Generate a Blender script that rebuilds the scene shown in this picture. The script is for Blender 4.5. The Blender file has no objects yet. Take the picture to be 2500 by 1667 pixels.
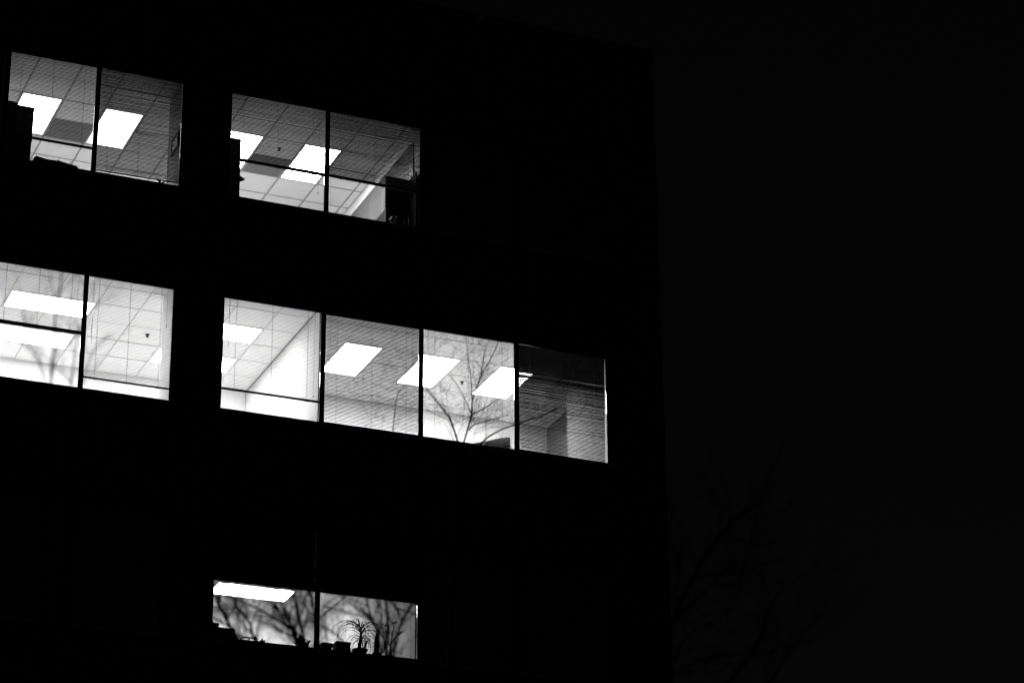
import bpy, bmesh, math, random
from mathutils import Vector, Matrix
R = math.radians
scene = bpy.context.scene
C = scene.collection

# ------------------------------------------------------------------ camera
FPX, W0, H0 = 6426.17, 2500.0, 1667.0
CAM = Vector((0.0, -33.0, 1.6))
yaw, pit, rol = R(23.23758), R(23.06008), R(-0.50071)
fw = Vector((math.sin(yaw)*math.cos(pit), math.cos(yaw)*math.cos(pit), math.sin(pit)))
rt0 = Vector((math.cos(yaw), -math.sin(yaw), 0)); up0 = rt0.cross(fw)
rt = math.cos(rol)*rt0 + math.sin(rol)*up0
up = -math.sin(rol)*rt0 + math.cos(rol)*up0
cam = bpy.data.cameras.new('camera'); camo = bpy.data.objects.new('camera', cam); C.objects.link(camo)
cam.sensor_width = 36; cam.lens = FPX/W0*36; cam.clip_start = .1; cam.clip_end = 3000
camo.matrix_world = Matrix(((rt.x, up.x, -fw.x, CAM.x), (rt.y, up.y, -fw.y, CAM.y), (rt.z, up.z, -fw.z, CAM.z), (0, 0, 0, 1)))
cam.dof.use_dof = True; cam.dof.focus_distance = 37.7; cam.dof.aperture_fstop = 1.8; cam.dof.aperture_blades = 9
scene.camera = camo

# ------------------------------------------------------------------ sky, moonlight, exposure
world = bpy.data.worlds.new('World'); scene.world = world; world.use_nodes = True
nt = world.node_tree; nt.nodes.clear()
sky = nt.nodes.new('ShaderNodeTexSky'); sky.sky_type = 'NISHITA'; sky.sun_disc = False
sky.sun_elevation = R(32); sky.sun_rotation = R(200); sky.dust_density = 2.0
bw = nt.nodes.new('ShaderNodeRGBToBW'); bg = nt.nodes.new('ShaderNodeBackground'); wo = nt.nodes.new('ShaderNodeOutputWorld')
bg.inputs['Strength'].default_value = 0.00052
nt.links.new(sky.outputs[0], bw.inputs[0]); nt.links.new(bw.outputs[0], bg.inputs[0]); nt.links.new(bg.outputs[0], wo.inputs[0])
sun = bpy.data.lights.new('sun', 'SUN'); sun.energy = 0.0006; sun.angle = R(.5)
suno = bpy.data.objects.new('sun', sun); C.objects.link(suno); suno.rotation_euler = (R(58), 0, R(160))
vs = scene.view_settings; vs.view_transform = 'Standard'; vs.look = 'None'; vs.exposure = 0; vs.gamma = 1; vs.use_curve_mapping = False
cy = scene.cycles
cy.use_denoising = True; cy.use_adaptive_sampling = False; cy.use_light_tree = True
try: cy.denoiser = 'OPENIMAGEDENOISE'; cy.denoising_input_passes = 'RGB_ALBEDO_NORMAL'; cy.denoising_prefilter = 'ACCURATE'
except Exception: pass
cy.filter_width = 1.5; cy.max_bounces = 8; cy.diffuse_bounces = 6; cy.glossy_bounces = 3; cy.transparent_max_bounces = 24
cy.caustics_reflective = False; cy.caustics_refractive = False; cy.sample_clamp_indirect = 6

# ------------------------------------------------------------------ materials (the photograph is black and white: all greys)
def mat(name, v, rough=.7, var=.15, scale=8, bump=0, metal=0, spec=.3, stretch=None):
    m = bpy.data.materials.new(name); m.use_nodes = True; t = m.node_tree; b = t.nodes['Principled BSDF']
    co = t.nodes.new('ShaderNodeTexCoord'); no = t.nodes.new('ShaderNodeTexNoise'); no.inputs['Scale'].default_value = scale; no.inputs['Detail'].default_value = 5
    src = co.outputs['Object']
    if stretch:
        mp = t.nodes.new('ShaderNodeMapping'); mp.inputs['Scale'].default_value = stretch; t.links.new(src, mp.inputs[0]); src = mp.outputs[0]
    t.links.new(src, no.inputs['Vector'])
    cr = t.nodes.new('ShaderNodeValToRGB'); a, c = max(v*(1-var), .002), min(v*(1+var), .95)
    cr.color_ramp.elements[0].color = (a, a, a, 1); cr.color_ramp.elements[1].color = (c, c, c, 1)
    cr.color_ramp.elements[0].position = .3; cr.color_ramp.elements[1].position = .7
    t.links.new(no.outputs[0], cr.inputs[0]); t.links.new(cr.outputs[0], b.inputs['Base Color'])
    b.inputs['Roughness'].default_value = rough; b.inputs['Metallic'].default_value = metal; b.inputs['Specular IOR Level'].default_value = spec
    if bump:
        bp = t.nodes.new('ShaderNodeBump'); bp.inputs['Strength'].default_value = bump; bp.inputs['Distance'].default_value = .01
        t.links.new(no.outputs[0], bp.inputs['Height']); t.links.new(bp.outputs[0], b.inputs['Normal'])
    return m
def emis(name, s):
    m = bpy.data.materials.new(name); m.use_nodes = True; t = m.node_tree; t.nodes.clear()
    e = t.nodes.new('ShaderNodeEmission'); o = t.nodes.new('ShaderNodeOutputMaterial'); t.links.new(e.outputs[0], o.inputs[0])
    co = t.nodes.new('ShaderNodeTexCoord'); no = t.nodes.new('ShaderNodeTexNoise'); no.inputs['Scale'].default_value = 60
    mr = t.nodes.new('ShaderNodeMapRange'); mr.inputs[3].default_value = s*.95; mr.inputs[4].default_value = s*1.05
    t.links.new(co.outputs['Object'], no.inputs['Vector']); t.links.new(no.outputs[0], mr.inputs[0]); t.links.new(mr.outputs[0], e.inputs['Strength'])
    try: m.cycles.emission_sampling = 'FRONT'
    except Exception: pass
    return m
def glassmat():
    m = bpy.data.materials.new('window_glass'); m.use_nodes = True; t = m.node_tree; t.nodes.clear()
    o = t.nodes.new('ShaderNodeOutputMaterial'); mx = t.nodes.new('ShaderNodeMixShader'); tr = t.nodes.new('ShaderNodeBsdfTransparent'); gl = t.nodes.new('ShaderNodeBsdfGlossy')
    fr = t.nodes.new('ShaderNodeFresnel'); fr.inputs[0].default_value = 1.45; tr.inputs[0].default_value = (.95, .95, .95, 1); gl.inputs['Roughness'].default_value = .01
    t.links.new(fr.outputs[0], mx.inputs[0]); t.links.new(tr.outputs[0], mx.inputs[1]); t.links.new(gl.outputs[0], mx.inputs[2]); t.links.new(mx.outputs[0], o.inputs[0])
    return m
def brickmat():
    m = mat('facade_brick', .07, .9, .25, 3); t = m.node_tree; b = t.nodes['Principled BSDF']
    br = t.nodes.new('ShaderNodeTexBrick'); br.inputs['Scale'].default_value = 1; br.inputs['Brick Width'].default_value = .225; br.inputs['Row Height'].default_value = .075
    br.inputs['Mortar Size'].default_value = .008; br.inputs['Color1'].default_value = (.05,)*3+(1,); br.inputs['Color2'].default_value = (.08,)*3+(1,); br.inputs['Mortar'].default_value = (.11,)*3+(1,)
    ge = t.nodes.new('ShaderNodeNewGeometry'); sx = t.nodes.new('ShaderNodeSeparateXYZ'); ad = t.nodes.new('ShaderNodeMath'); cb = t.nodes.new('ShaderNodeCombineXYZ')
    t.links.new(ge.outputs['Position'], sx.inputs[0]); t.links.new(sx.outputs[0], ad.inputs[0]); t.links.new(sx.outputs[1], ad.inputs[1])
    t.links.new(ad.outputs[0], cb.inputs[0]); t.links.new(sx.outputs[2], cb.inputs[1]); t.links.new(cb.outputs[0], br.inputs['Vector'])
    t.links.new(br.outputs['Color'], b.inputs['Base Color'])
    bp = t.nodes.new('ShaderNodeBump'); bp.invert = True; bp.inputs['Strength'].default_value = .6; bp.inputs['Distance'].default_value = .01
    t.links.new(br.outputs['Fac'], bp.inputs['Height']); t.links.new(bp.outputs[0], b.inputs['Normal'])
    return m
M = dict(
    brick=brickmat(), stone=mat('precast_stone', .16, .85, .2, 6, .3), metal=mat('dark_bronze_frame', .018, .85, .2, 20, spec=.04), coping=mat('coping_metal', .08, .5, .2, 3),
    glass=glassmat(), roof=mat('roof_gravel', .12, .95, .3, 20, .4), ground=mat('asphalt', .05, .9, .35, 2.5, .5), slab=mat('concrete', .2, .9, .2, 2),
    tile=mat('ceiling_tile', .78, .95, .05, 90, .15), tbar=mat('grid_bar', .34, .6, .05, 30), tbar_lit=mat('lit_grid_bar', .64, .6, .05, 30), wall=mat('painted_plasterboard', .70, .85, .03, 1.5, .03),  # second grid bar is a lit copy: brighter rooms' light put into its colour
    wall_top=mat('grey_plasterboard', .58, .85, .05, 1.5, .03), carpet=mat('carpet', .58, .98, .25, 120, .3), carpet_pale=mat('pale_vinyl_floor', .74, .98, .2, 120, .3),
    slat=mat('shaded_blind_slat', .014, .8, .06, 3, spec=.02), slat_lit=mat('lit_blind_slat', .12, .7, .06, 3, spec=.1), slat_top_shaded=mat('top_shaded_blind_slat', .022, .8, .06, 3, spec=.02), rail=mat('blind_rail', .02, .8, .1, 10), cord=mat('blind_cord', .12, .8, .1, 50), wand=mat('clear_wand', .85, .25, .03, 10, spec=.6),  # slat tones are lit and shaded copies: light and shade put into the colour
    lampframe=mat('lamp_frame', .7, .5, .04, 20), em_topl=emis('diffuser_top_left_room', 15.0), em_top=emis('diffuser_top_floor', 64.0), em_mid=emis('diffuser_middle_floor', 31.0), em_midr=emis('diffuser_middle_right_room', 52.0), em_low=emis('diffuser_lower_floor', 30.0),
    grille=mat('grille', .24, .8, .3, 160, .4), chrome=mat('chrome', .6, .2, .05, 20, metal=1), panel=mat('laminate_panel', .07, .28, .12, 3, 0, spec=.6, stretch=(1, 1, .15)),
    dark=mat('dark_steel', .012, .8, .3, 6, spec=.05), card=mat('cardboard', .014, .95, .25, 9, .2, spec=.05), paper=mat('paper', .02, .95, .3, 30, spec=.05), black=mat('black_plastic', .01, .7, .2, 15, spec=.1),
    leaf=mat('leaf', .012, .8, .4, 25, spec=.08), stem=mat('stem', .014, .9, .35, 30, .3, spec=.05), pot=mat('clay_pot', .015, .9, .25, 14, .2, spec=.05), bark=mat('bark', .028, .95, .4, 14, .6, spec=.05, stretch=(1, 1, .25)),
    column=mat('grey_column_paint', .34, .85, .05, 2), white=mat('white_card', .88, .9, .04, 20), sidepanel=mat('dark_wall_panel', .16, .8, .15, 4))

# ------------------------------------------------------------------ mesh helpers
class MB:
    def __init__(s): s.v = []; s.f = []
    def box(s, x0, x1, y0, y1, z0, z1):
        n = len(s.v); s.v += [(x0,y0,z0),(x1,y0,z0),(x1,y1,z0),(x0,y1,z0),(x0,y0,z1),(x1,y0,z1),(x1,y1,z1),(x0,y1,z1)]
        s.f += [tuple(n+i for i in q) for q in ((0,3,2,1),(4,5,6,7),(0,1,5,4),(1,2,6,5),(2,3,7,6),(3,0,4,7))]; return s
    def tube(s, pts, rad, k=6, cap=True):
        pts = [Vector(p) for p in pts]; n0 = len(s.v); N = len(pts)
        if not hasattr(rad, '__len__'): rad = [rad]*N
        prev = None
        for i, p in enumerate(pts):
            d = (pts[min(i+1, N-1)]-pts[max(i-1, 0)]).normalized()
            a = Vector((0,0,1)) if abs(d.z) < .9 else Vector((1,0,0))
            if prev is not None and (prev-d*prev.dot(d)).length > 1e-4: e = (prev-d*prev.dot(d)).normalized()
            else: e = d.cross(a).normalized()
            prev = e; g = d.cross(e)
            for j in range(k):
                t = 2*math.pi*j/k; s.v.append(tuple(p+(e*math.cos(t)+g*math.sin(t))*rad[i]))
        for i in range(N-1):
            for j in range(k):
                a = n0+i*k+j; b = n0+i*k+(j+1) % k; s.f.append((a, b, b+k, a+k))
        if cap: s.f.append(tuple(n0+j for j in reversed(range(k)))); s.f.append(tuple(n0+(N-1)*k+j for j in range(k)))
        return s
    def lathe(s, c, prof, k=14):
        n0 = len(s.v)
        for r, z in prof:
            for j in range(k): t = 2*math.pi*j/k; s.v.append((c[0]+r*math.cos(t), c[1]+r*math.sin(t), c[2]+z))
        for i in range(len(prof)-1):
            for j in range(k): a = n0+i*k+j; b = n0+i*k+(j+1) % k; s.f.append((a, b, b+k, a+k))
        s.f.append(tuple(n0+j for j in reversed(range(k)))); s.f.append(tuple(n0+(len(prof)-1)*k+j for j in range(k)))
        return s
    def prism(s, poly, y0, y1):      # polygon in x,z extruded along y
        n = len(s.v); k = len(poly); s.v += [(x, y0, z) for x, z in poly]+[(x, y1, z) for x, z in poly]
        s.f.append(tuple(range(n, n+k))); s.f.append(tuple(reversed(range(n+k, n+2*k))))
        for j in range(k): s.f.append((n+(j+1) % k, n+j, n+k+j, n+k+(j+1) % k))
        return s
    def leaf(s, pts, w, nrm, th=.0012):   # bent leaf blade with thickness
        pts = [Vector(p) for p in pts]; N = len(pts); n0 = len(s.v)
        for i, p in enumerate(pts):
            d = (pts[min(i+1, N-1)]-pts[max(i-1, 0)]).normalized(); e = d.cross(nrm); e = e.normalized() if e.length > 1e-5 else Vector((1, 0, 0)); g = e.cross(d).normalized()
            h = w[i]/2; s.v += [tuple(p+e*h), tuple(p+g*(th+w[i]*.18)), tuple(p-e*h), tuple(p-g*th)]
        for i in range(N-1):
            for j in range(4): a = n0+i*4+j; b = n0+i*4+(j+1) % 4; s.f.append((a, b, b+4, a+4))
        s.f.append((n0+3, n0+2, n0+1, n0)); s.f.append(tuple(n0+(N-1)*4+j for j in range(4)))
        return s
    def mesh(s, name, m, off=(0, 0, 0), smooth=False):
        me = bpy.data.meshes.new(name); o = Vector(off); me.from_pydata([tuple(Vector(v)-o) for v in s.v], [], s.f); me.materials.append(m); me.validate(); me.update()
        if smooth: me.polygons.foreach_set('use_smooth', [True]*len(me.polygons))
        return me
ORG = {}     # world origin of each parent object
def worg(o): return ORG.get(o.name, Vector((0, 0, 0)))
def put(name, mb, m, parent=None, org=None, smooth=False, bevel=0, stuff=False):   # vertices given in world coordinates
    if org is None: org = worg(parent) if parent else Vector((0, 0, 0))
    org = Vector(org); me = mb.mesh(name, m, org, smooth); o = bpy.data.objects.new(name, me); C.objects.link(o)
    o.location = org-(worg(parent) if parent else Vector((0, 0, 0)))
    if parent: o.parent = parent
    ORG[o.name] = org
    if bevel: b = o.modifiers.new('bevel', 'BEVEL'); b.width = bevel; b.segments = 2; b.limit_method = 'ANGLE'
    if stuff: o['kind'] = 'stuff'
    return o
def inst(name, me, loc, parent, rot=None, scale=None):
    o = bpy.data.objects.new(name, me); C.objects.link(o); o.parent = parent; o.location = Vector(loc)-worg(parent)
    if rot: o.rotation_euler = rot
    if scale: o.scale = scale
    return o
def thing(name, label, cat, loc=(0, 0, 0), group=None):
    o = bpy.data.objects.new(name, None); C.objects.link(o); o.location = loc; o.empty_display_size = .1
    ORG[o.name] = Vector(loc); return tag(o, label, cat, group)
def tag(o, label, cat, group=None):
    o['label'] = label; o['category'] = cat
    if group: o['group'] = group
    return o
def at(px, py, depth):               # a point seen at that pixel of the photograph, so far along the view axis
    return CAM+(fw+(px-W0/2)/FPX*rt-(py-H0/2)/FPX*up)*depth
rnd = random.Random(7)

# ------------------------------------------------------------------ ground
g = put('ground', MB().box(-900, 900, -900, 900, -.5, 0), M['ground']); g['kind'] = 'structure'

# ------------------------------------------------------------------ the office building
SILL = [11.87, 15.18, 18.487]; HEAD = [13.567, 16.872, 20.172]; CEIL = [13.655, 16.96, 20.26]; FLOOR = [10.92, 14.23, 17.535]
PL = [(5.145, 6.375), (6.455, 7.686), (7.766, 8.985)]
PR = [(9.735, 11.175), (11.257, 12.683), (12.764, 14.19), (14.274, 15.70)]
XL, XR, YF, YI, YB, ZT = -14.0, 16.64, -.03, .07, 13.0, 22.30
bld = thing('office_building', 'dark brick office building with rows of windows, some of them lit, at night', 'building', (1.3, 6, 0))
xs = [XL, PL[0][0]-.04, PL[-1][1]+.04, PR[0][0]-.04, PR[-1][1]+.04, XR]
zs = [0.0]
for s_, h_ in zip(SILL, HEAD): zs += [s_-.04, h_+.04]
zs += [ZT-.12]
holes = {(i, j) for i in (1, 3) for j in (1, 3, 5)}
wb = MB(); vid = {}
def vv(i, y, j):
    k = (i, y, j)
    if k not in vid: vid[k] = len(wb.v); wb.v.append((xs[i], y, zs[j]))
    return vid[k]
for i in range(len(xs)-1):
    for j in range(len(zs)-1):
        if (i, j) in holes:
            a = [(i, j), (i+1, j), (i+1, j+1), (i, j+1)]
            for q in range(4):
                p0, p1 = a[q], a[(q+1) % 4]; wb.f.append((vv(p0[0], YF, p0[1]), vv(p0[0], YI, p0[1]), vv(p1[0], YI, p1[1]), vv(p1[0], YF, p1[1])))
        else:
            wb.f.append((vv(i, YF, j), vv(i+1, YF, j), vv(i+1, YF, j+1), vv(i, YF, j+1)))
            wb.f.append((vv(i, YI, j), vv(i, YI, j+1), vv(i+1, YI, j+1), vv(i+1, YI, j)))
put('front_wall', wb, M['brick'], bld)
put('side_wall', MB().box(XR-.25, XR, YI+.003, YB, 0, ZT-.12), M['brick'], bld)
put('side_wall', MB().box(XL, XL+.25, YI+.003, YB, 0, ZT-.12), M['brick'], bld)
put('rear_wall', MB().box(XL+.253, XR-.253, YB-.25, YB, 0, ZT-.12), M['brick'], bld)
put('roof', MB().box(XL+.253, XR-.253, YI+.003, YB-.253, 21.45, 21.75), M['roof'], bld)
for a, b in ((XL-.03, 13.62), (13.74, XR+.03)):
    put('coping', MB().box(a, b, YF-.04, YI+.06, ZT-.118, ZT), M['coping'], bld)
put('coping', MB().box(XR-.31, XR+.028, YI+.063, YB+.03, ZT-.118, ZT-.002), M['coping'], bld)
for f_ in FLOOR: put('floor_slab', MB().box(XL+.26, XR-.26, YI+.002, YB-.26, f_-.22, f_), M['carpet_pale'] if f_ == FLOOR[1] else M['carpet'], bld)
put('floor_slab', MB().box(XL+.26, XR-.26, YI+.002, YB-.26, 20.75, 20.97), M['slab'], bld)

def window(row, panes, lit_group):
    z0, z1 = SILL[row], HEAD[row]; x0, x1 = panes[0][0], panes[-1][1]
    f = MB().box(x0-.038, x0, 0, .03, z0-.038, z1+.038).box(x1, x1+.038, 0, .03, z0-.038, z1+.038).box(x0+.001, x1-.001, .001, .029, z0-.038, z0).box(x0+.001, x1-.001, .001, .029, z1, z1+.038)
    w = put('window', f, M['metal'], bld, org=((x0+x1)/2, 0, z0))
    for a, b in zip(panes, panes[1:]): put('mullion', MB().box(a[1]+.012, b[0], -.004, .024, z0+.001, z1-.001), M['metal'], w)
    for a, b in panes: put('pane', MB().box(a+.001, b-.001 if b == x1 else b+.011, .012, .018, z0+.001, z1-.001), M['glass'], w)
    put('sill', MB().box(x0-.06, x1+.06, YF-.05, -.002, z0-.10, z0-.041), M['stone'], w)
    put('stool', MB().box(x0-.03, x1+.03, .034, .47, z0-.035, z0-.006), M['dark'], w)
for r_ in range(3): window(r_, PL, 0); window(r_, PR, 1)

def iwall(x0, x1, y0, y1, row, m='wall'): return put('interior_wall', MB().box(x0, x1, y0, y1, FLOOR[row]+.002, CEIL[row]+.30), M[m], bld)
# partitions and back walls of every room
for row, xw in ((2, (-13.5, 6.37, 12.71, 16.2)), (1, (-13.5, 5.0, 11.185, 16.19)), (0, (-13.5, 9.32, 12.69, 16.2))):
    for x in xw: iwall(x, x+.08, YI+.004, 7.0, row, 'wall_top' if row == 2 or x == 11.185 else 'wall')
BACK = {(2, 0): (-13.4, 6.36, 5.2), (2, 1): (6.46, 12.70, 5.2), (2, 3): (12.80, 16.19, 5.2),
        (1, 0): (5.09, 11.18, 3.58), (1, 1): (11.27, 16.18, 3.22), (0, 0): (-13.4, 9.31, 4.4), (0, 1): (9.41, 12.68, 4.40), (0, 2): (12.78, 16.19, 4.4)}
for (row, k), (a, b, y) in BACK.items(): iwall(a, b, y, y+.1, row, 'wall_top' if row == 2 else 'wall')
# column casings between the two window groups, and the corner pier
put('column_casing', MB().box(8.990, 9.722, YI+.006, .71, FLOOR[2]+.003, CEIL[2]+.2).box(8.9903, 9.0215, .034, YI+.004, SILL[2]-.03, HEAD[2]+.03), M['column'], bld)
put('column_casing', MB().box(8.987, 9.722, YI+.006, .55, FLOOR[1]+.003, CEIL[1]+.2).box(8.9873, 9.0215, .034, YI+.004, SILL[1]-.03, HEAD[1]+.03), M['wall'], bld)
put('column_casing', MB().box(9.0, 9.72, YI+.006, .55, FLOOR[0]+.003, CEIL[0]+.2), M['wall'], bld)
put('corner_pier', MB().box(15.706, 16.185, YI+.006, 1.45, FLOOR[1]+.003, CEIL[1]+.2).box(15.7063, 15.7365, .034, YI+.004, SILL[1]-.03, HEAD[1]+.03), M['column'], bld)
put('side_panel', MB().box(16.14, 16.187, 1.46, 3.2, FLOOR[1]+.003, CEIL[1]-.01), M['sidepanel'], bld)

# suspended ceilings: backing, one object for each tile, one for each grid bar
GX, PX = 10.05, .6275
GY = {2: (.70, .63), 1: (.46, .622), 0: (.50, .625)}
tile_me = MB().box(-.5, .5, -.5, .5, 0, .014).mesh('ceiling_tile', M['tile'])
lamp_spots = {2: [(6.91, 7.54, 1.33, 2.59), (8.167, 8.795, 1.33, 2.59), (10.05, 10.677, 1.33, 2.59), (11.305, 11.932, 1.33, 2.59)],
              1: [(6.912, 8.167, 1.082, 1.704), (6.912, 8.167, 2.326, 2.948), (9.422, 10.677, 1.082, 1.704), (9.422, 10.677, 2.326, 2.948),
                  (11.932, 12.56, 1.082, 2.326), (13.187, 13.815, 1.082, 2.326), (14.442, 15.07, 1.082, 2.326)],
              0: [(10.677, 11.932, 3.0, 3.625)]}
grille_spots = {2: [(7.54, 8.167, 1.96, 2.59), (10.677, 11.305, 1.96, 2.59)], 1: [], 0: []}
def ceiling(row, x0, x1, y1):
    zc = CEIL[row]; gy, py = GY[row]; y0 = YI+.01; TB = M['tbar' if row == 2 else 'tbar_lit']; hw = .013 if row == 2 else .008
    ce = put('ceiling', MB().box(x0-.02, x1+.02, y0-.008, y1+.05, zc+.03, zc+.06), M['tile'], bld, org=((x0+x1)/2, (y0+y1)/2, zc))
    xg = [x for x in (GX+PX*k for k in range(-14, 12)) if x0 < x < x1]; yg = [y for y in (gy+py*k for k in range(-1, 10)) if y0 < y < y1]
    xe = [x0]+xg+[x1]; ye = [y0]+yg+[y1]
    inl = lambda x, y: any(p[0]+.1 < x < p[1]-.1 and p[2]+.1 < y < p[3]-.1 for p in lamp_spots[row])
    for x in xg:
        run = None
        for c, d in zip(ye, ye[1:]):
            if inl(x, (c+d)/2):
                if run: put('grid_bar', MB().box(x-hw, x+hw, run[0], run[1], zc-.004, zc+.012), TB, ce)
                run = None
            else: run = (run[0] if run else c, d-.002)
        if run: put('grid_bar', MB().box(x-hw, x+hw, run[0], run[1], zc-.004, zc+.012), TB, ce)
    for y in yg:
        for a, b in zip(xe, xe[1:]):
          if not inl((a+b)/2, y): put('grid_bar', MB().box(a+.0135, b-.0135, y-.010, y+.010, zc-.003, zc+.011), TB, ce)
    for a, b in zip(xe, xe[1:]):
        for c, d in zip(ye, ye[1:]):
            if any(p[0]-.05 < (a+b)/2 < p[1]+.05 and p[2]-.05 < (c+d)/2 < p[3]+.05 for p in lamp_spots[row]+grille_spots[row]): continue
            inst('ceiling_tile', tile_me, ((a+b)/2, (c+d)/2, zc+.002+rnd.uniform(0, .003)), ce, (rnd.uniform(-.002, .002), rnd.uniform(-.002, .002), 0), (b-a-.022, d-c-.018, 1))
    # shadow-gap trim along the side walls
    for a, b in ((x0, x0+.02), (x1-.02, x1)): put('wall_angle', MB().box(a, b, y0+.03, y1-.03, zc-.006, zc-.0045), M['tbar'], ce)
ceiling(2, 6.455, 12.705, 5.195); ceiling(1, 5.085, 11.18, 3.575); ceiling(1, 11.27, 16.185, 3.215); ceiling(0, 9.405, 12.685, 4.395)
for row, a, b, y in ((2, -13.4, 6.36, 5.19), (2, 12.8, 16.19, 5.19), (0, -13.4, 9.31, 4.39), (0, 12.78, 16.19, 4.39)):
    put('ceiling', MB().box(a, b, YI+.01, y, CEIL[row], CEIL[row]+.06), M['tile'], bld)

# laminate panels on the top-floor partition
for k in range(7):
    put('wall_panel', MB().box(12.690, 12.709, .30+k*.66, .30+k*.66+.65, FLOOR[2]+.1, CEIL[2]-.19), M['panel'], bld, bevel=.003)
put('panel_trim', MB().box(12.686, 12.7095, .25, 5.1, CEIL[2]-.185, CEIL[2]-.012), M['wall'], bld)

# ------------------------------------------------------------------ ceiling lamps, air grilles, sprinkler heads
def lamp(x0, x1, y0, y1, row, label, em):
    zc = CEIL[row]; t = thing('ceiling_light', label, 'ceiling light', ((x0+x1)/2, (y0+y1)/2, zc), 'recessed ceiling lights')
    b = .020; put('frame', MB().box(x0+.014, x1-.014, y0+.014, y0+.014+b, zc-.004, zc+.02).box(x0+.014, x1-.014, y1-.014-b, y1-.014, zc-.004, zc+.02)
        .box(x0+.014, x0+.014+b, y0+.0145+b, y1-.0145-b, zc-.004, zc+.02).box(x1-.014-b, x1-.014, y0+.0145+b, y1-.0145-b, zc-.004, zc+.02), M['lampframe'], t)
    put('diffuser', MB().box(x0+.0345, x1-.0345, y0+.0345, y1-.0345, zc+.001, zc+.012), em, t)
LL = {2: ['glowing ceiling panel behind the tall boxes in the top-left window', 'glowing ceiling panel right of the mullion in the top-left window', 'glowing ceiling panel at the left edge of the second top-floor window',
          'glowing ceiling panel behind the mullion of the second top-floor window'],
      1: ['long glowing ceiling panel near the glass in the middle-left window', 'long glowing ceiling panel below the blind in the middle-left window', 'glowing ceiling panel, upper of the two at the left edge of the middle row office',
          'glowing ceiling panel, lower of the two at the left edge of the middle row office',
          'slanted glowing ceiling panel wholly inside the half-open blind, middle row', 'slanted glowing ceiling panel cut by the mullion left of the branches, middle row', 'slanted glowing ceiling panel right of the bare branches, middle row'],
      0: ['long glowing ceiling panel in the lowest lit window']}
for row, em in ((2, 'em_top'), (1, 'em_mid'), (0, 'em_low')):
    for sp, lb in zip(lamp_spots[row], LL[row]):
        e_ = 'em_topl' if row == 2 and sp[0] < 9.3 else ('em_midr' if row == 1 and sp[0] > 11.2 else em)
        lamp(*sp, row, lb, M[e_])
for (x0, x1, y0, y1), lb in zip(grille_spots[2], ('dark square air grille between the two lights in the top-left window', 'dark square air grille beside the sprinkler in the second top-floor window')):
    zc = CEIL[2]; t = thing('air_grille', lb, 'air vent', ((x0+x1)/2, (y0+y1)/2, zc), 'ceiling air grilles')
    put('plate', MB().box(x0+.014, x1-.014, y0+.012, y1-.012, zc+.003, zc+.012), M['grille'], t)
    for k in range(14):
        yy = y0+.04+k*(y1-y0-.08)/13; put('vane', MB().box(x0+.03, x1-.03, yy-.004, yy+.004, zc-.003, zc+.0025), M['grille'], t)
def sprinkler(x, y, row, lb):
    z = CEIL[row]; t = thing('sprinkler_head', lb, 'sprinkler', (x, y, z), 'ceiling sprinkler heads')
    put('escutcheon', MB().lathe((x, y, z), [(.012, -.012), (.030, -.005), (.034, -.001)]), M['black'], t)
    put('stem', MB().tube([(x, y, z-.004), (x, y, z-.030)], .009, 8).tube([(x-.012, y, z-.012), (x-.013, y, z-.026), (x, y, z-.040)], .003, 5).tube([(x+.012, y, z-.012), (x+.013, y, z-.026), (x, y, z-.040)], .003, 5), M['black'], t)
    d = MB().lathe((x, y, z), [(.016, -.043), (.016, -.040)])
    for k in range(8): a = k*math.pi/4; d.tube([(x+.014*math.cos(a), y+.014*math.sin(a), z-.0415), (x+.030*math.cos(a), y+.030*math.sin(a), z-.0415)], [.003, .002], 4)
    put('deflector', d, M['black'], t)
sprinkler(10.99, 1.62, 2, 'sprinkler head under the ceiling of the second top-floor window')
sprinkler(9.14, 1.93, 1, 'sprinkler head seen through the blind of the middle-left window')
sprinkler(14.14, 1.90, 1, 'sprinkler head between the two slanted lights behind the bare branches')

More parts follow.
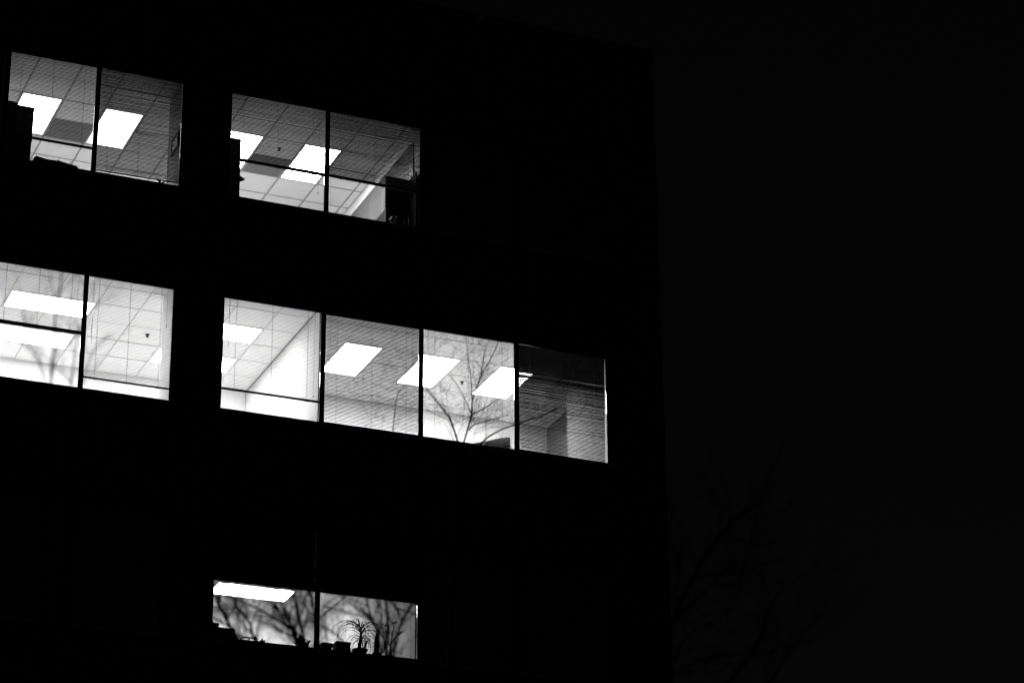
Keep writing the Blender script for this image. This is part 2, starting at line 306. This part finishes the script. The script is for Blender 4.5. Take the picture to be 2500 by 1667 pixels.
# ------------------------------------------------------------------ venetian blinds
def slat_mesh():
    w, c, th = .0254, .0022, .0005; mb = MB(); P = [(-w/2, 0), (-w/6, c*.85), (w/6, c*.85), (w/2, 0)]
    for x in (-.5, .5): mb.v += [(x, y, z-c/2+th) for y, z in P]+[(x, y, z-c/2-th) for y, z in P]
    for j in range(3): mb.f += [(j, 8+j, 9+j, j+1), (4+j, 5+j, 13+j, 12+j)]
    mb.f += [(0, 4, 12, 8), (3, 11, 15, 7), (0, 1, 2, 3, 7, 6, 5, 4), (8, 12, 13, 14, 15, 11, 10, 9)]
    return [mb.mesh('slat', M[k]) for k in ('slat', 'slat_lit', 'slat_top_shaded', 'slat')]
SL = slat_mesh(); PITCH = .0207
def blind(row, pane, zbot, a_top, a_bot, label, wand=.8, skew=0, lift=.55, ease=1.0, tiltrail=0, wx=.09, grow=.018, knee=0):
    x0, x1 = pane[0]+.006, pane[1]+grow; zt = HEAD[row]+.006; y = .0405; w = x1-x0; zbot -= (.042, .035, .027)[2-row]; zbot = max(zbot, SILL[row]+.004)
    t = thing('venetian_blind', label, 'blind', ((x0+x1)/2, y, zt+.017), 'venetian blinds in the lit windows'); t.rotation_euler = (0, R(skew), 0)
    put('headrail', MB().box(x0, x1, y-.014, y+.014, zt+.002, zt+.017), M['rail'], t)
    nfull = int((zt-SILL[row]-.03)/PITCH); n = 0; rr = random.Random(label)
    stack = max(0.0, (zbot-SILL[row]-.04)/PITCH)*.0011
    zlow = zbot+.014+stack
    zs_ = zlow+.010; wob = 0.0
    while zs_ < zt-.004:
        f = (zt-zs_)/max(.01, zt-SILL[row]); g_ = min(1, f**ease) if not knee else (0 if f < knee else .2+.8*((f-knee)/(1-knee))**.9); wob = .55*wob+rr.gauss(0, .65); a = a_top+(a_bot-a_top)*g_+wob*(.5 if a_bot > 20 or a_top < -50 else 1)
        dz = tiltrail*(zt-zs_)/(zt-zbot)
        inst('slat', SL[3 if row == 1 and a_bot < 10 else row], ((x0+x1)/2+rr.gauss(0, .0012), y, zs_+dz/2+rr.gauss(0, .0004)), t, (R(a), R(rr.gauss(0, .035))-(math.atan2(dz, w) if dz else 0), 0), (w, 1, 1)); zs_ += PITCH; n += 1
    if a_top < -50 or row == 2 or (row == 1 and a_bot < 10): put('light_stop', MB().box(x0, x1, y-.0175, y-.0155, zt-(.035 if row == 0 else (.02 if row == 2 else .018)), zt+.016), M['rail'], t)  # added strip that blocks the light line showing under the headrail
    if stack > .004:
        sk = MB()
        for k in range(max(2, int(stack/.0034))): sk.box(x0+rr.uniform(0, .003), x1-rr.uniform(0, .003), y-.0125+rr.uniform(-.001, .001), y+.0125, zbot+.0142+k*.0034, zbot+.0142+k*.0034+.0028)
        put('slat_stack', sk, M['rail'], t)
    br = put('bottom_rail', MB().box(x0, x1, y-.013, y+.013, zbot, zbot+.014), M['rail'], t, org=((x0+x1)/2, y, zbot), bevel=.003)
    br.rotation_euler = (0, -math.atan2(tiltrail, w), 0)
    for f in (.13, .5, .87):
        x = x0+w*f
        put('ladder_cord', MB().tube([(x, y-.0135, zt+.01), (x+rr.gauss(0, .002), y-.0135, (zt+zbot)/2), (x, y-.0135, zbot+.005)], .0015, 4).tube([(x, y+.0135, zt+.01), (x, y+.0135, zbot+.005)], .0011, 4), M['cord'], t)
        put('rail_button', MB().box(x-.012, x+.012, y-.008, y+.008, zbot-.006, zbot-.0005), M['rail'], t)
    if lift:
        x = x0+w*.945; zl = zt-lift; put('lift_cord', MB().tube([(x, y+.018, zt+.01), (x-.006, y+.018, (zt+zl)/2), (x-.004, y+.018, zl)], .0017, 4), M['cord'], t)
        put('cord_tassel', MB().lathe((x-.004, y+.018, zl-.035), [(.007, 0), (.006, .02), (.002, .036)], 8), M['cord'], t)
    if wand:
        x = x0+wx; put('tilt_wand', MB().tube([(x, y+.019, zt), (x-.005, y+.021, zt-wand)], .0045, 6), M['wand'], t)
    return t
blind(2, PL[1], 18.885, -1, 13, 'raised blind above the papers in the top-left window', .45, ease=.7)
blind(2, PL[2], 18.580, -11, -2, 'lowered blind in front of the framed picture, top-left window', .60, tiltrail=.02, ease=.8, grow=.001)
blind(2, PR[0], 19.118, -6, 4, 'raised blind with a cord hanging free beside the top-floor mullion', .0, lift=1.36, ease=.8)
blind(2, PR[1], 19.120, -11, -1, 'raised blind over the tall cabinet, right half of the second top-floor window', .66, tiltrail=-.015, ease=.8)
blind(1, PL[1], 16.010, 25, 25, 'half-raised blind with heavy bottom rail at the left edge, middle row', 0, tiltrail=.01)
blind(1, PL[2], 15.385, 25, 25, 'open blind before the sprinkler, just short of the sill, middle-left window', 1.0, grow=.001)
blind(1, PR[0], 15.515, 25, 25, 'open blind ending above a bright white wall, middle row', .75, lift=1.28)
blind(1, PR[1], 15.196, -5, -1, 'half-open striped blind covering a whole pane, middle row', .78)
blind(1, PR[2], 15.194, 26, 26, 'open pale blind behind the bare tree branches, middle row', .85)  # paleness comes from the lit slat copy
blind(1, PR[3], 15.200, -28, -6, 'nearly shut dark blind at the right end of the middle row', .78, skew=.8, knee=.19, grow=-.002)  # darkness is shade put into the slat colour
blind(0, PR[0], 12.708, -74, -74, 'shut blind lowered halfway over the long light, lowest lit window', 0, grow=.0172)
blind(0, PR[1], 12.708, -74, -74, 'shut blind lowered halfway above the potted plants, lowest lit window', 1.03, lift=1.72, grow=.0172)

# ------------------------------------------------------------------ things in the rooms
def boxthing(name, label, cat, x0, x1, y0, y1, z0, z1, m, bev=.006, parts=(), group=None):
    t = thing(name, label, cat, ((x0+x1)/2, (y0+y1)/2, z0), group)
    return t
F2, F1, F0 = FLOOR[2], FLOOR[1], FLOOR[0]
def cabinet(label, x0, x1, y0, y1, z0, z1, nd):
    t = thing('filing_cabinet', label, 'cabinet', ((x0+x1)/2, (y0+y1)/2, z0))
    put('body', MB().box(x0, x1, y0, y1, z0, z1), M['dark'], t, bevel=.006)
    h = (z1-z0-.06)/nd
    for k in range(nd):
        d = put('drawer', MB().box(x0+.02, x1-.02, y1+.001, y1+.02, z0+.03+k*h+.006, z0+.03+(k+1)*h-.006), M['dark'], t, bevel=.004)
        put('handle', MB().tube([((x0+x1)/2-.06, y1+.02, z0+.03+(k+.6)*h), ((x0+x1)/2-.05, y1+.045, z0+.03+(k+.6)*h), ((x0+x1)/2+.05, y1+.045, z0+.03+(k+.6)*h), ((x0+x1)/2+.06, y1+.02, z0+.03+(k+.6)*h)], .005, 6), M['black'], d)
    return t
def carton(label, x0, x1, y0, y1, z0, z1, rz=0, lid=.02, spikes=0):
    cx, cyy = (x0+x1)/2, (y0+y1)/2; t = thing('storage_box', label, 'box', (cx, cyy, z0)); t.rotation_euler = (0, 0, rz)
    put('body', MB().box(x0+.006, x1-.006, y0+.006, y1-.006, z0, z1-lid), M['card'], t, bevel=.004)
    put('lid', MB().box(x0, x1, y0, y1, z1-lid-.03, z1), M['card'], t, bevel=.004)
    put('hand_hole', MB().box(cx-.04, cx+.04, y0-.001, y0+.005, z0+(z1-z0)*.5, z0+(z1-z0)*.5+.025), M['black'], t)
    return t
# top-left window
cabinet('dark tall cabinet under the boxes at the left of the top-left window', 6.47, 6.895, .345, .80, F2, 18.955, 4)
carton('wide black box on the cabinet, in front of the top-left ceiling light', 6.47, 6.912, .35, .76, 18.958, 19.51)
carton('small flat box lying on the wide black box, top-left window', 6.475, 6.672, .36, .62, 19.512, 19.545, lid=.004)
def papers(label, x0, x1, y0, z0, hl, hr, sag):
    t = thing('paper_stack', label, 'papers', ((x0+x1)/2, y0+.12, z0)); n = 9
    for k in range(n):
        a, b = x0+rnd.uniform(0, .02), x1-rnd.uniform(0, .02); mb = MB(); N = 8
        top = [(a+(b-a)*i/N, z0+(k+1)/n*((hl+(hr-hl)*i/N)-sag*math.sin(math.pi*i/N))) for i in range(N+1)]; bot = [(a+(b-a)*i/N, z0+k/n*((hl+(hr-hl)*i/N)-sag*math.sin(math.pi*i/N))+.0004) for i in range(N+1)]
        mb.prism(bot+top[::-1], y0+rnd.uniform(0, .01), y0+.26+rnd.uniform(0, .02)); put('sheet_bundle', mb, M['paper'], t)
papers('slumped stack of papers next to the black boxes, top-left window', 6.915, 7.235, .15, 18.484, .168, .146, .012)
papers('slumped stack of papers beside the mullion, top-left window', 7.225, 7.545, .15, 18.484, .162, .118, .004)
fr = thing('framed_picture', 'small framed picture with white mat on the column, top-left window', 'picture', (8.998, .28, 19.29), None)
put('frame', MB().box(8.968, 8.9895, .10, .47, 19.17, 19.205).box(8.968, 8.9895, .10, .47, 19.395, 19.43).box(8.968, 8.9895, .10, .145, 19.206, 19.394).box(8.968, 8.9895, .425, .47, 19.206, 19.394), M['black'], fr)
put('mat_board', MB().box(8.980, 8.9885, .1452, .4248, 19.2055, 19.3945), M['white'], fr)

def rosette(t, c, n, L, w, seed, droop=.5, el=(20, 80), seg=5, m='leaf', name='leaf'):
    r = random.Random(seed)
    for k in range(n):
        az = 2*math.pi*k/n+r.uniform(-.3, .3); e = R(r.uniform(*el)); p = Vector(c); pts = [p.copy()]; l = L*r.uniform(.75, 1.15)
        for i in range(seg):
            d = Vector((math.cos(az)*math.cos(e), math.sin(az)*math.cos(e), math.sin(e))); p = p+d*l/seg; pts.append(p.copy()); e -= droop*r.uniform(.8, 1.2)*2/seg
        ww = [w*q for q in ([.45]+[math.sin(math.pi*(.25+.75*i/seg)) for i in range(1, seg)]+[.05])]
        put(name, MB().leaf(pts, ww, Vector((0, 0, 1))), M[m], t)
def potted(label, c, pot_r, pot_h, cat='plant'):
    t = thing('potted_plant', label, cat, c)
    put('pot', MB().lathe(c, [(pot_r*.7, 0), (pot_r*.95, pot_h*.85), (pot_r*1.05, pot_h*.86), (pot_r*1.05, pot_h)], 16), M['pot'], t, smooth=False)
    return t
p = potted('small spiky plant on the sill under the framed picture', (8.80, .30, 18.482), .055, .10)
rosette(p, (8.80, .30, 18.58), 16, .15, .022, 3, .4, (15, 85))
# second top-floor window
cabinet('black tall cabinet at the left edge of the second top-floor window', 9.77, 9.999, .345, .75, F2, 19.600, 5)
pf = thing('paper_sheaf', 'crumpled papers sticking out beside the left black cabinet', 'papers', (10.02, .36, 18.9))
put('sheet', MB().prism([(9.97, 18.985), (10.02, 18.968), (10.015, 18.958), (10.075, 18.955), (10.03, 18.935), (9.985, 18.945)], .30, .304), M['paper'], pf)
put('sheet', MB().prism([(9.97, 18.955), (10.03, 18.952), (10.068, 18.938), (10.02, 18.905), (9.985, 18.895)], .32, .324), M['paper'], pf)
put('clip', MB().box(9.96, 10.0, .31, .345, 18.90, 18.98), M['black'], pf)
cabinet('dark cabinet at sill height below the upright black board, second top-floor window', 12.288, 12.66, .36, .86, F2, 18.905, 4)
ub = thing('upright_board', 'tall upright black board at the right end of the second top-floor window', 'board', (12.47, .40, 18.907))
put('panel', MB().box(12.288, 12.66, .39, .415, 18.907, 19.462), M['dark'], ub, bevel=.003)
put('foot', MB().box(12.30, 12.36, .36, .50, 18.9065, 18.925), M['dark'], ub); put('foot', MB().box(12.58, 12.64, .36, .50, 18.9065, 18.925), M['dark'], ub)
put('side_wing', MB().box(12.6605, 12.684, .085, .42, 18.49, 19.45), M['dark'], ub)
tr = thing('wire_tray', 'shiny wire tray on the sill before the right black cabinet', 'tray', (12.42, .2, 18.482))
def wire(pts, r=.0028): return MB().tube(pts, r, 5)
put('rim', wire([(12.30, .12, 18.66), (12.56, .12, 18.675), (12.56, .28, 18.69), (12.30, .28, 18.67), (12.30, .12, 18.66)]), M['chrome'], tr)
for x in (12.30, 12.365): put('leg', wire([(x, .12, 18.66), (x-.03, .12, 18.56), (x-.035, .13, 18.484)], .0035), M['chrome'], tr)
put('leg', wire([(12.56, .12, 18.675), (12.57, .12, 18.484)]), M['chrome'], tr); put('leg', wire([(12.56, .28, 18.69), (12.57, .28, 18.484)]), M['chrome'], tr)
put('rung', wire([(12.37, .12, 18.664), (12.37, .28, 18.673)]), M['chrome'], tr); put('rung', wire([(12.46, .12, 18.669), (12.46, .28, 18.682)]), M['chrome'], tr)
# middle row: a dark board leaning on the sill behind the open blind with lit-toned slats
bd = thing('leaning_board', 'black board with slanting top behind the blind, right of the branches', 'board', (14.0, .24, 15.174))
put('board', MB().prism([(13.60, 15.176), (14.222, 15.176), (14.222, 15.462), (14.05, 15.42), (13.86, 15.352), (13.66, 15.292)], .23, .245), M['black'], bd)
put('edge_strip', MB().box(14.2225, 14.232, .228, .247, 15.176, 15.465), M['white'], bd)

# lowest lit window: things along the sill
S0 = 11.866
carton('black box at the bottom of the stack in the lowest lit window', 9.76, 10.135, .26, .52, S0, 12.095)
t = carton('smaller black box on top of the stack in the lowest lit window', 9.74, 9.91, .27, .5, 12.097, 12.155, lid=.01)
tp = thing('toy_crown', 'small spiky ornament on top of the box stack', 'ornament', (9.84, .35, 12.156))
put('band', MB().lathe((9.84, .35, 12.156), [(.035, 0), (.037, .012)]), M['black'], tp)
for k in range(7):
    a = k*2*math.pi/7; put('spike', MB().tube([(9.84+.034*math.cos(a), .35+.034*math.sin(a), 12.166), (9.84+.042*math.cos(a), .35+.042*math.sin(a), 12.178+.012*(k % 3))], [.008, .002], 5), M['black'], tp)
bt = thing('cloth_bag', 'dark slumped bag leaning against the box stack, lowest lit window', 'bag', (10.15, .34, S0))
put('bag_body', MB().prism([(10.136, S0), (10.24, S0), (10.205, 11.91), (10.175, 11.95), (10.15, 12.03), (10.136, 12.04)], .27, .44), M['card'], bt, bevel=.01)
put('bag_strap', MB().tube([(10.15, .3, 12.03), (10.17, .29, 11.99), (10.19, .28, 11.94)], .005, 5), M['card'], bt)
hc = thing('carry_case', 'low black case with a looped handle on the sill', 'case', (10.3355, .25, S0))
put('body', MB().box(10.19, 10.475, .19, .34, S0, 11.935), M['black'], hc, bevel=.008)
put('handle', MB().tube([(10.207, .25, 11.93), (10.212, .25, 11.968), (10.235, .25, 11.982), (10.41, .25, 11.992), (10.445, .25, 11.985), (10.458, .25, 11.93)], .011, 8), M['black'], hc, smooth=True)
put('handle_post', MB().tube([(10.3355, .25, 11.93), (10.3355, .25, 11.988)], .009, 8), M['black'], hc)
def blobplant(label, c, pot_r, pot_h, lobes):
    t = potted(label, c, pot_r, pot_h)
    for (dx, dz, r, l) in lobes: put('pad', MB().tube([(c[0], c[1], c[2]+pot_h*.9), (c[0]+dx*.6, c[1], c[2]+pot_h+dz*.7), (c[0]+dx, c[1]+.005, c[2]+pot_h+dz), (c[0]+dx*1.03, c[1]+.005, c[2]+pot_h+dz+l)], [r*.6, r*.9, r, r*.5], 8), M['leaf'], t, smooth=True)
    return t
blobplant('tiny cactus with stubby arms next to the looped handle', (10.522, .25, S0), .038, .085, [(-.035, .008, .011, .012), (0, .03, .014, .014), (.038, .018, .011, .012), (-.012, .012, .012, .01), (.018, .01, .012, .008)])
bp_ = potted('bushy dark plant beside the mullion of the lowest lit window', (11.10, .25, S0), .08, .10)
r = random.Random(11)
for k in range(16):
    az = r.uniform(0, 6.28); rr_ = r.uniform(.02, .10); zz = 11.97+r.uniform(0, .13)*(1-rr_/.16); put('stem', MB().tube([(11.10, .25, 11.955), (11.10+rr_*.5*math.cos(az), .25+rr_*.5*math.sin(az), 11.96+(zz-11.96)*.6), (11.10+rr_*math.cos(az), .25+rr_*math.sin(az), zz)], [.005, .004, .002], 5), M['stem'], bp_)
    for q in range(5):
        a2 = r.uniform(0, 6.28); e2 = r.uniform(-.5, .9); o = Vector((11.10+rr_*math.cos(az), .25+rr_*math.sin(az), zz)); d = Vector((math.cos(a2)*math.cos(e2), math.sin(a2)*math.cos(e2), math.sin(e2))); l = r.uniform(.05, .085)
        put('leaf', MB().leaf([o, o+d*l*.5+Vector((0, 0, .006)), o+d*l], [.012, .036, .004], Vector((0, 0, 1))), M['leaf'], bp_)
for d in [(-.17, .0), (-.15, .035), (-.18, .03)]:
    o = Vector((11.06, .23, 11.95)); e = Vector((11.10+d[0], .21, 11.96+d[1])); put('leaf', MB().leaf([o, (o+e)/2+Vector((0, 0, .02)), e], [.01, .03, .004], Vector((0, 0, 1))), M['leaf'], bp_)
carton('small square box right of the mullion in the lowest lit window', 11.386, 11.538, .25, .40, S0, 12.042)
carton('larger square box left of the arching plant in the lowest lit window', 11.594, 11.808, .25, .45, S0, 12.084)
# ponytail palm
pp = potted('arching grassy-leaved plant with a trunk on the lowest lit sill', (11.94, .25, S0), .105, .125)
put('trunk', MB().tube([(11.93, .25, 11.98), (11.935, .25, 12.05), (11.948, .25, 12.15), (11.95, .25, 12.25)], [.03, .026, .02, .012], 9), M['stem'], pp, smooth=True)
put('trunk', MB().tube([(11.975, .27, 11.98), (12.03, .27, 12.05), (12.04, .27, 12.13)], [.02, .016, .012], 8), M['stem'], pp, smooth=True)
def arch(t, c, az, el0, L, k, w, r):
    p = Vector(c); pts = [p.copy()]; e = el0; n = 12
    for i in range(n):
        d = Vector((math.cos(az)*math.cos(e), math.sin(az)*math.cos(e), math.sin(e))); p = p+d*L/n; pts.append(p.copy()); e -= k/n*(1+.8*i/n)
    put('leaf', MB().leaf(pts, [w*.6]+[w*(1-(i/n)**2*.85) for i in range(1, n)]+[w*.1], Vector((0, 0, 1)), .0016), M['leaf'], t)
r = random.Random(5)
for k in range(46):
    side = r.choice((-1, 1)); az = (0 if side > 0 else math.pi)+r.uniform(-1.0, 1.0); zc_ = r.uniform(12.15, 12.30)
    arch(pp, (11.948+r.uniform(-.006, .006), .25, zc_), az, r.uniform(.7, 1.4), r.uniform(.38, .66), r.uniform(1.9, 2.8), r.uniform(.011, .015), r)
for k in range(9):
    az = r.uniform(0, 6.28); arch(pp, (11.948, .25, 12.25), az, r.uniform(1.3, 1.55), r.uniform(.12, .2), r.uniform(.2, .9), .011, r)
for k in range(20):
    az = r.uniform(0, 6.28); arch(pp, (11.948, .25, 12.14+r.uniform(-.02, .03)), az, r.uniform(-.1, .7), r.uniform(.16, .32), r.uniform(1.4, 2.4), r.uniform(.010, .013), r)
for k in range(8):
    az = r.uniform(0, 6.28); arch(pp, (12.04, .27, 12.12), az, r.uniform(.2, 1.2), r.uniform(.15, .28), r.uniform(2, 3), .009, r)
# columnar cactus
cc = potted('dark columnar cactus standing right of the arching plant', (12.195, .27, S0), .06, .11)
cb = MB()
for ang in range(1):
    prof = [(.024, .10), (.031, .16), (.033, .24), (.029, .30), (.022, .35), (.012, .385), (.003, .40)]
    cb.lathe((12.195, .27, S0), prof, 12)
put('column', cb, M['leaf'], cc)
for k in range(10):
    a = k*.628; put('rib', MB().tube([(12.195+.034*math.cos(a), .27+.034*math.sin(a), S0+.12), (12.195+.036*math.cos(a), .27+.036*math.sin(a), S0+.25), (12.195+.022*math.cos(a), .27+.022*math.sin(a), S0+.35)], .004, 5), M['leaf'], cc)
# forked plant with a leaf rosette on a long bare stem
eu = potted('thin forked plant with a starry leaf tuft, right of the cactus', (12.392, .25, S0), .05, .07)
def seg_(pts, rad): put('stem', MB().tube(pts, rad, 7), M['stem'], eu, smooth=True)
seg_([(12.392, .25, 11.93), (12.392, .25, 11.99), (12.391, .25, 12.085)], [.030, .020, .011])
seg_([(12.391, .25, 12.08), (12.413, .25, 12.22), (12.431, .25, 12.36), (12.445, .25, 12.43)], [.008, .007, .006, .005])
seg_([(12.391, .25, 12.08), (12.425, .255, 12.17), (12.49, .26, 12.26), (12.545, .26, 12.31)], [.008, .008, .008, .010])
seg_([(12.391, .25, 12.08), (12.355, .245, 12.15), (12.32, .24, 12.27), (12.30, .24, 12.38)], [.007, .006, .005, .004])
seg_([(12.413, .25, 12.2), (12.40, .25, 12.28), (12.396, .25, 12.3)], [.005, .005, .004])
rosette(eu, (12.445, .25, 12.43), 8, .075, .018, 21, .9, (5, 45), 4)
rosette(eu, (12.298, .24, 12.385), 5, .06, .014, 22, 1.2, (-40, 30), 4)
r = random.Random(9)
for k in range(26):
    f = r.uniform(0, 1); o = Vector((12.50+.06*f, .26, 12.275+.06*f)); a = r.uniform(0, 6.28); d = Vector((.5+.5*math.cos(a), .6*math.sin(a), r.uniform(-.7, .5))).normalized(); put('leaf', MB().leaf([o, o+d*.022, o+d*.04], [.006, .012, .003], Vector((0, 0, 1))), M['leaf'], eu)

# ------------------------------------------------------------------ bare winter trees between the camera and the building
def tree(label, depth, base, limbs, seed, twigs=1.0, trunk_r=.09, tw_r=1.0, br=1.0):
    rr = random.Random(seed); d = depth
    P = lambda q: at(q[0], q[1], d)
    b = P(base); root = thing('bare_tree', label, 'tree', (b.x, b.y, 0), 'bare trees in front of the building')
    top = b; pts = []
    for i in range(9):
        f = i/8; pts.append((b.x+.10*math.sin(f*4+seed)*(1-f), b.y+.08*math.sin(f*3+2*seed)*(1-f), top.z*f))
    put('trunk', MB().tube(pts, [trunk_r*(1.5 if i == 0 else 1.15-.55*i/8) for i in range(9)], 10), M['bark'], root, smooth=True)
    tw = MB()
    def twig(p, dr, L, r0, lev):
        n = 4 if lev < 2 else 3; q = p.copy(); pl = [q.copy()]; dd = dr.copy()
        for i in range(n):
            dd = (dd+Vector((rr.gauss(0, .12), rr.gauss(0, .12), rr.gauss(.04, .10)))).normalized(); q = q+dd*L/n; pl.append(q.copy())
        tw.tube(pl, [r0*(1-.75*i/n) for i in range(n+1)], 4 if lev < 2 else 3, False)
        if lev < 3 and L > .13:
            for i in range(1, n+1):
                for _ in range(rr.choice((1, 1, 2))):
                    s = Vector((rr.gauss(0, 1), rr.gauss(0, 1), rr.gauss(.2, .7))); s = (s-dd*s.dot(dd)).normalized()
                    twig(pl[i], (dd*rr.uniform(.75, 1.1)+s*rr.uniform(.4, .9)).normalized(), L*rr.uniform(.4, .65), r0*(1-.75*i/n)*.65+.0006, lev+1)
    for lm in limbs:
        px, r0, r1 = lm[0], lm[1]*br*d/FPX, lm[2]*br*d/FPX; n = len(px); dd0 = rr.uniform(-.5, .5) if len(lm) < 4 else lm[3]
        q = [at(x, y, d+dd0*(i/(n-1))) for i, (x, y) in enumerate(px)]
        # smooth (Catmull-Rom)
        sm = []
        for i in range(n-1):
            p0, p1, p2, p3 = q[max(i-1, 0)], q[i], q[i+1], q[min(i+2, n-1)]
            for k in range(4):
                t = k/4; sm.append(.5*((2*p1)+(p2-p0)*t+(2*p0-5*p1+4*p2-p3)*t*t+(3*p1-p0-3*p2+p3)*t*t*t))
        sm.append(q[-1]); m_ = len(sm)
        put('branch', MB().tube(sm, [(r0+(r1-r0)*i/(m_-1))*rr.uniform(.92, 1.08) for i in range(m_)], 7), M['bark'], root, smooth=True)
        Lt = (sm[-1]-sm[0]).length
        for i in range(2, m_):
            if rr.random() < .55*twigs:
                dr = (sm[i]-sm[i-1]).normalized(); s = Vector((rr.gauss(0, 1), rr.gauss(0, 1), rr.gauss(.3, .7))); s = (s-dr*s.dot(dr)).normalized()
                rad = (r0+(r1-r0)*i/(m_-1)); twig(sm[i], (dr+s*rr.uniform(.5, 1.0)).normalized(), min(.9, .22*Lt+.15)*rr.uniform(.5, 1.0), min(rad*.55, .007)*tw_r, 1)
    put('twigs', tw, M['bark'], root, stuff=True)
    return root
def Zm(a, b, k): return lambda *pts: [(a+x*k, b+y*k) for x, y in pts]
z1 = Zm(500, 1400, 290/2274); z6 = Zm(490, 1380, 560/2352); z5 = Zm(1000, 770, 520/2146); z3 = Zm(0, 620, 450/1857); z7 = Zm(1600, 1150, 900/2352)
tree('bare tree whose thick limbs fan up-left across the lowest lit window', 17.0, (735, 1700), [
    (z1((1850, 2350), (1100, 1750), (560, 1100), (430, 900), (300, 640), (180, 390), (60, 60)), 7, 4.5), (z1((1850, 2350), (1150, 1700), (930, 1200), (870, 960), (740, 780), (600, 620), (520, 440), (420, 200)), 6, 2.5),
    (z1((1850, 2350), (1900, 1600), (1720, 1150), (1640, 1060), (1300, 830), (1000, 660), (640, 500), (400, 420)), 6, 2), (z1((1850, 2350), (1900, 1650), (1700, 1140), (1590, 870), (1500, 660), (1420, 520), (1300, 250)), 7, 1.8),
    (z1((1850, 2350), (1950, 1650), (1850, 1080), (1790, 800), (1730, 560), (1660, 310), (1560, 50)), 7, 2.6), (z1((1590, 870), (1400, 670), (1240, 530), (1000, 330)), 3, 1.5),
    (z1((1850, 2350), (2150, 1500), (2080, 640), (2000, 350), (1900, 100)), 6, 3.5), (z1((1700, 1200), (1440, 1100), (1220, 980), (1000, 900)), 3.2, 1.2),
    (z1((2030, 800), (1900, 600), (1740, 400)), 2, 1)], 3, 1.5, .1, .8, .8)
tree('bare tree with an upright limb crossing in front of the potted plants', 17.6, (950, 1720), [
    (z6((1932, 1428), (1900, 1150), (1905, 880), (1915, 560), (1895, 330), (1880, 100)), 6, 4), (z6((1932, 1428), (1950, 1050), (2000, 780), (2060, 570), (2150, 430), (2260, 300)), 5, 3.5),
    (z6((2060, 570), (2000, 430), (1950, 350), (1900, 250)), 3.2, 2.5), (z6((1940, 330), (1980, 400), (2050, 450), (2180, 495), (2300, 520)), 3.4, 2), (z6((1932, 1428), (1860, 1100), (1830, 760), (1760, 560), (1710, 400), (1700, 300), (1680, 150)), 5.5, 3),
    (z6((1760, 570), (1600, 440), (1440, 320), (1250, 200)), 3, 1.5), (z6((1740, 560), (1560, 490), (1330, 430), (1150, 400)), 2.4, 1.2), (z6((1932, 1428), (1560, 900), (1420, 740), (1300, 640), (1200, 590), (1100, 520)), 4, 1.5),
    (z6((1500, 1200), (1310, 900), (1290, 780), (1280, 580), (1260, 450)), 2.5, 1), (z6((1870, 900), (1870, 700), (1850, 520), (1840, 430), (1800, 300)), 3, 1.5)], 8, 1.4, .11, .8, .8)
tree('slender bare tree branching in front of the middle row windows', 26.0, (1095, 1730), [
    ([(1095, 1730), (1105, 1400), (1120, 1150)]+z5((545, 1280)), 7, 2.2, 0), (z5((545, 1280), (600, 1090), (625, 990), (630, 880), (660, 780), (700, 660), (740, 570), (820, 430), (890, 280), (930, 150)), 2.3, .9, 0), (Zm(520, 710, 520/2204)((1840, 1900), (1855, 1560), (1875, 1300), (1910, 1080), (1980, 990), (2100, 950)), 1.5, .8, -6),
    (z5((625, 1000), (560, 850), (480, 700), (390, 590)), 1.3, .6, -4), (z5((630, 990), (760, 930), (830, 880), (900, 840)), 1.7, .7, -2), (z5((440, 1800), (500, 1400), (430, 1100), (370, 990), (270, 860), (170, 740)), 3, 1.3, -4),
    (z5((480, 1650), (600, 1400), (720, 1290), (800, 1220), (920, 1150), (1060, 1100), (1200, 1050), (1350, 1000), (1500, 930)), 2.6, 1.2, -3), (z5((600, 1150), (650, 1100), (760, 1070), (860, 1040), (1000, 1000)), 2, .8),
    (z5((630, 880), (620, 640), (590, 450), (570, 220)), 1.3, .6, -4), (z5((720, 600), (740, 450), (770, 320), (800, 240)), 1.3, .6, -2)], 14, 1.0, .10, .5)
tree('bare tree rising into the night sky right of the building corner', 15.0, (1540, 1800), [
    (z7((-157, 1700), (-60, 1300), (100, 960), (230, 690), (380, 450), (560, 270), (680, 200)), 9, 2), (z7((230, 690), (420, 650), (620, 655), (720, 640)), 3.5, 1), (z7((100, 960), (330, 760), (480, 720), (640, 800)), 3.5, 1),
    (z7((-157, 1700), (300, 1500), (650, 1100), (740, 850), (900, 690)), 6, 1.5), (z7((-157, 1700), (500, 1600), (700, 1380), (880, 1120), (1000, 980), (1060, 900)), 5, 1), (z7((380, 450), (540, 440), (640, 470), (700, 460)), 2.5, 1),
    (z7((-157, 1700), (-200, 1200), (-60, 800), (40, 500), (130, 180)), 5, 1), (z7((-157, 1700), (100, 1300), (420, 1180), (700, 1150), (980, 1100)), 4, 1), (z7((-157, 1700), (60, 1350), (200, 1050), (460, 900), (560, 620), (600, 420)), 4, 1)], 21, 2.0, .13, .7)
tree('tall bare tree blurred across the middle-left window', 14.0, (110, 1740), [
    ([(110, 1740), (115, 1300)]+z3((500, 1500), (515, 1250), (525, 1050), (545, 950), (560, 600), (600, 400), (620, 200), (640, 50)), 3.8, 2.0), ([(110, 1740), (165, 1300)]+z3((720, 1450), (715, 1300), (740, 1150), (760, 1000), (800, 700)), 3.5, 1.6),
    (z3((505, 1500), (430, 1200), (380, 1050), (300, 950), (250, 800), (230, 560), (200, 400)), 2, .9), (z3((720, 1500), (860, 1200), (950, 950), (1100, 800)), 2.5, .8)], 33, .4, .11)
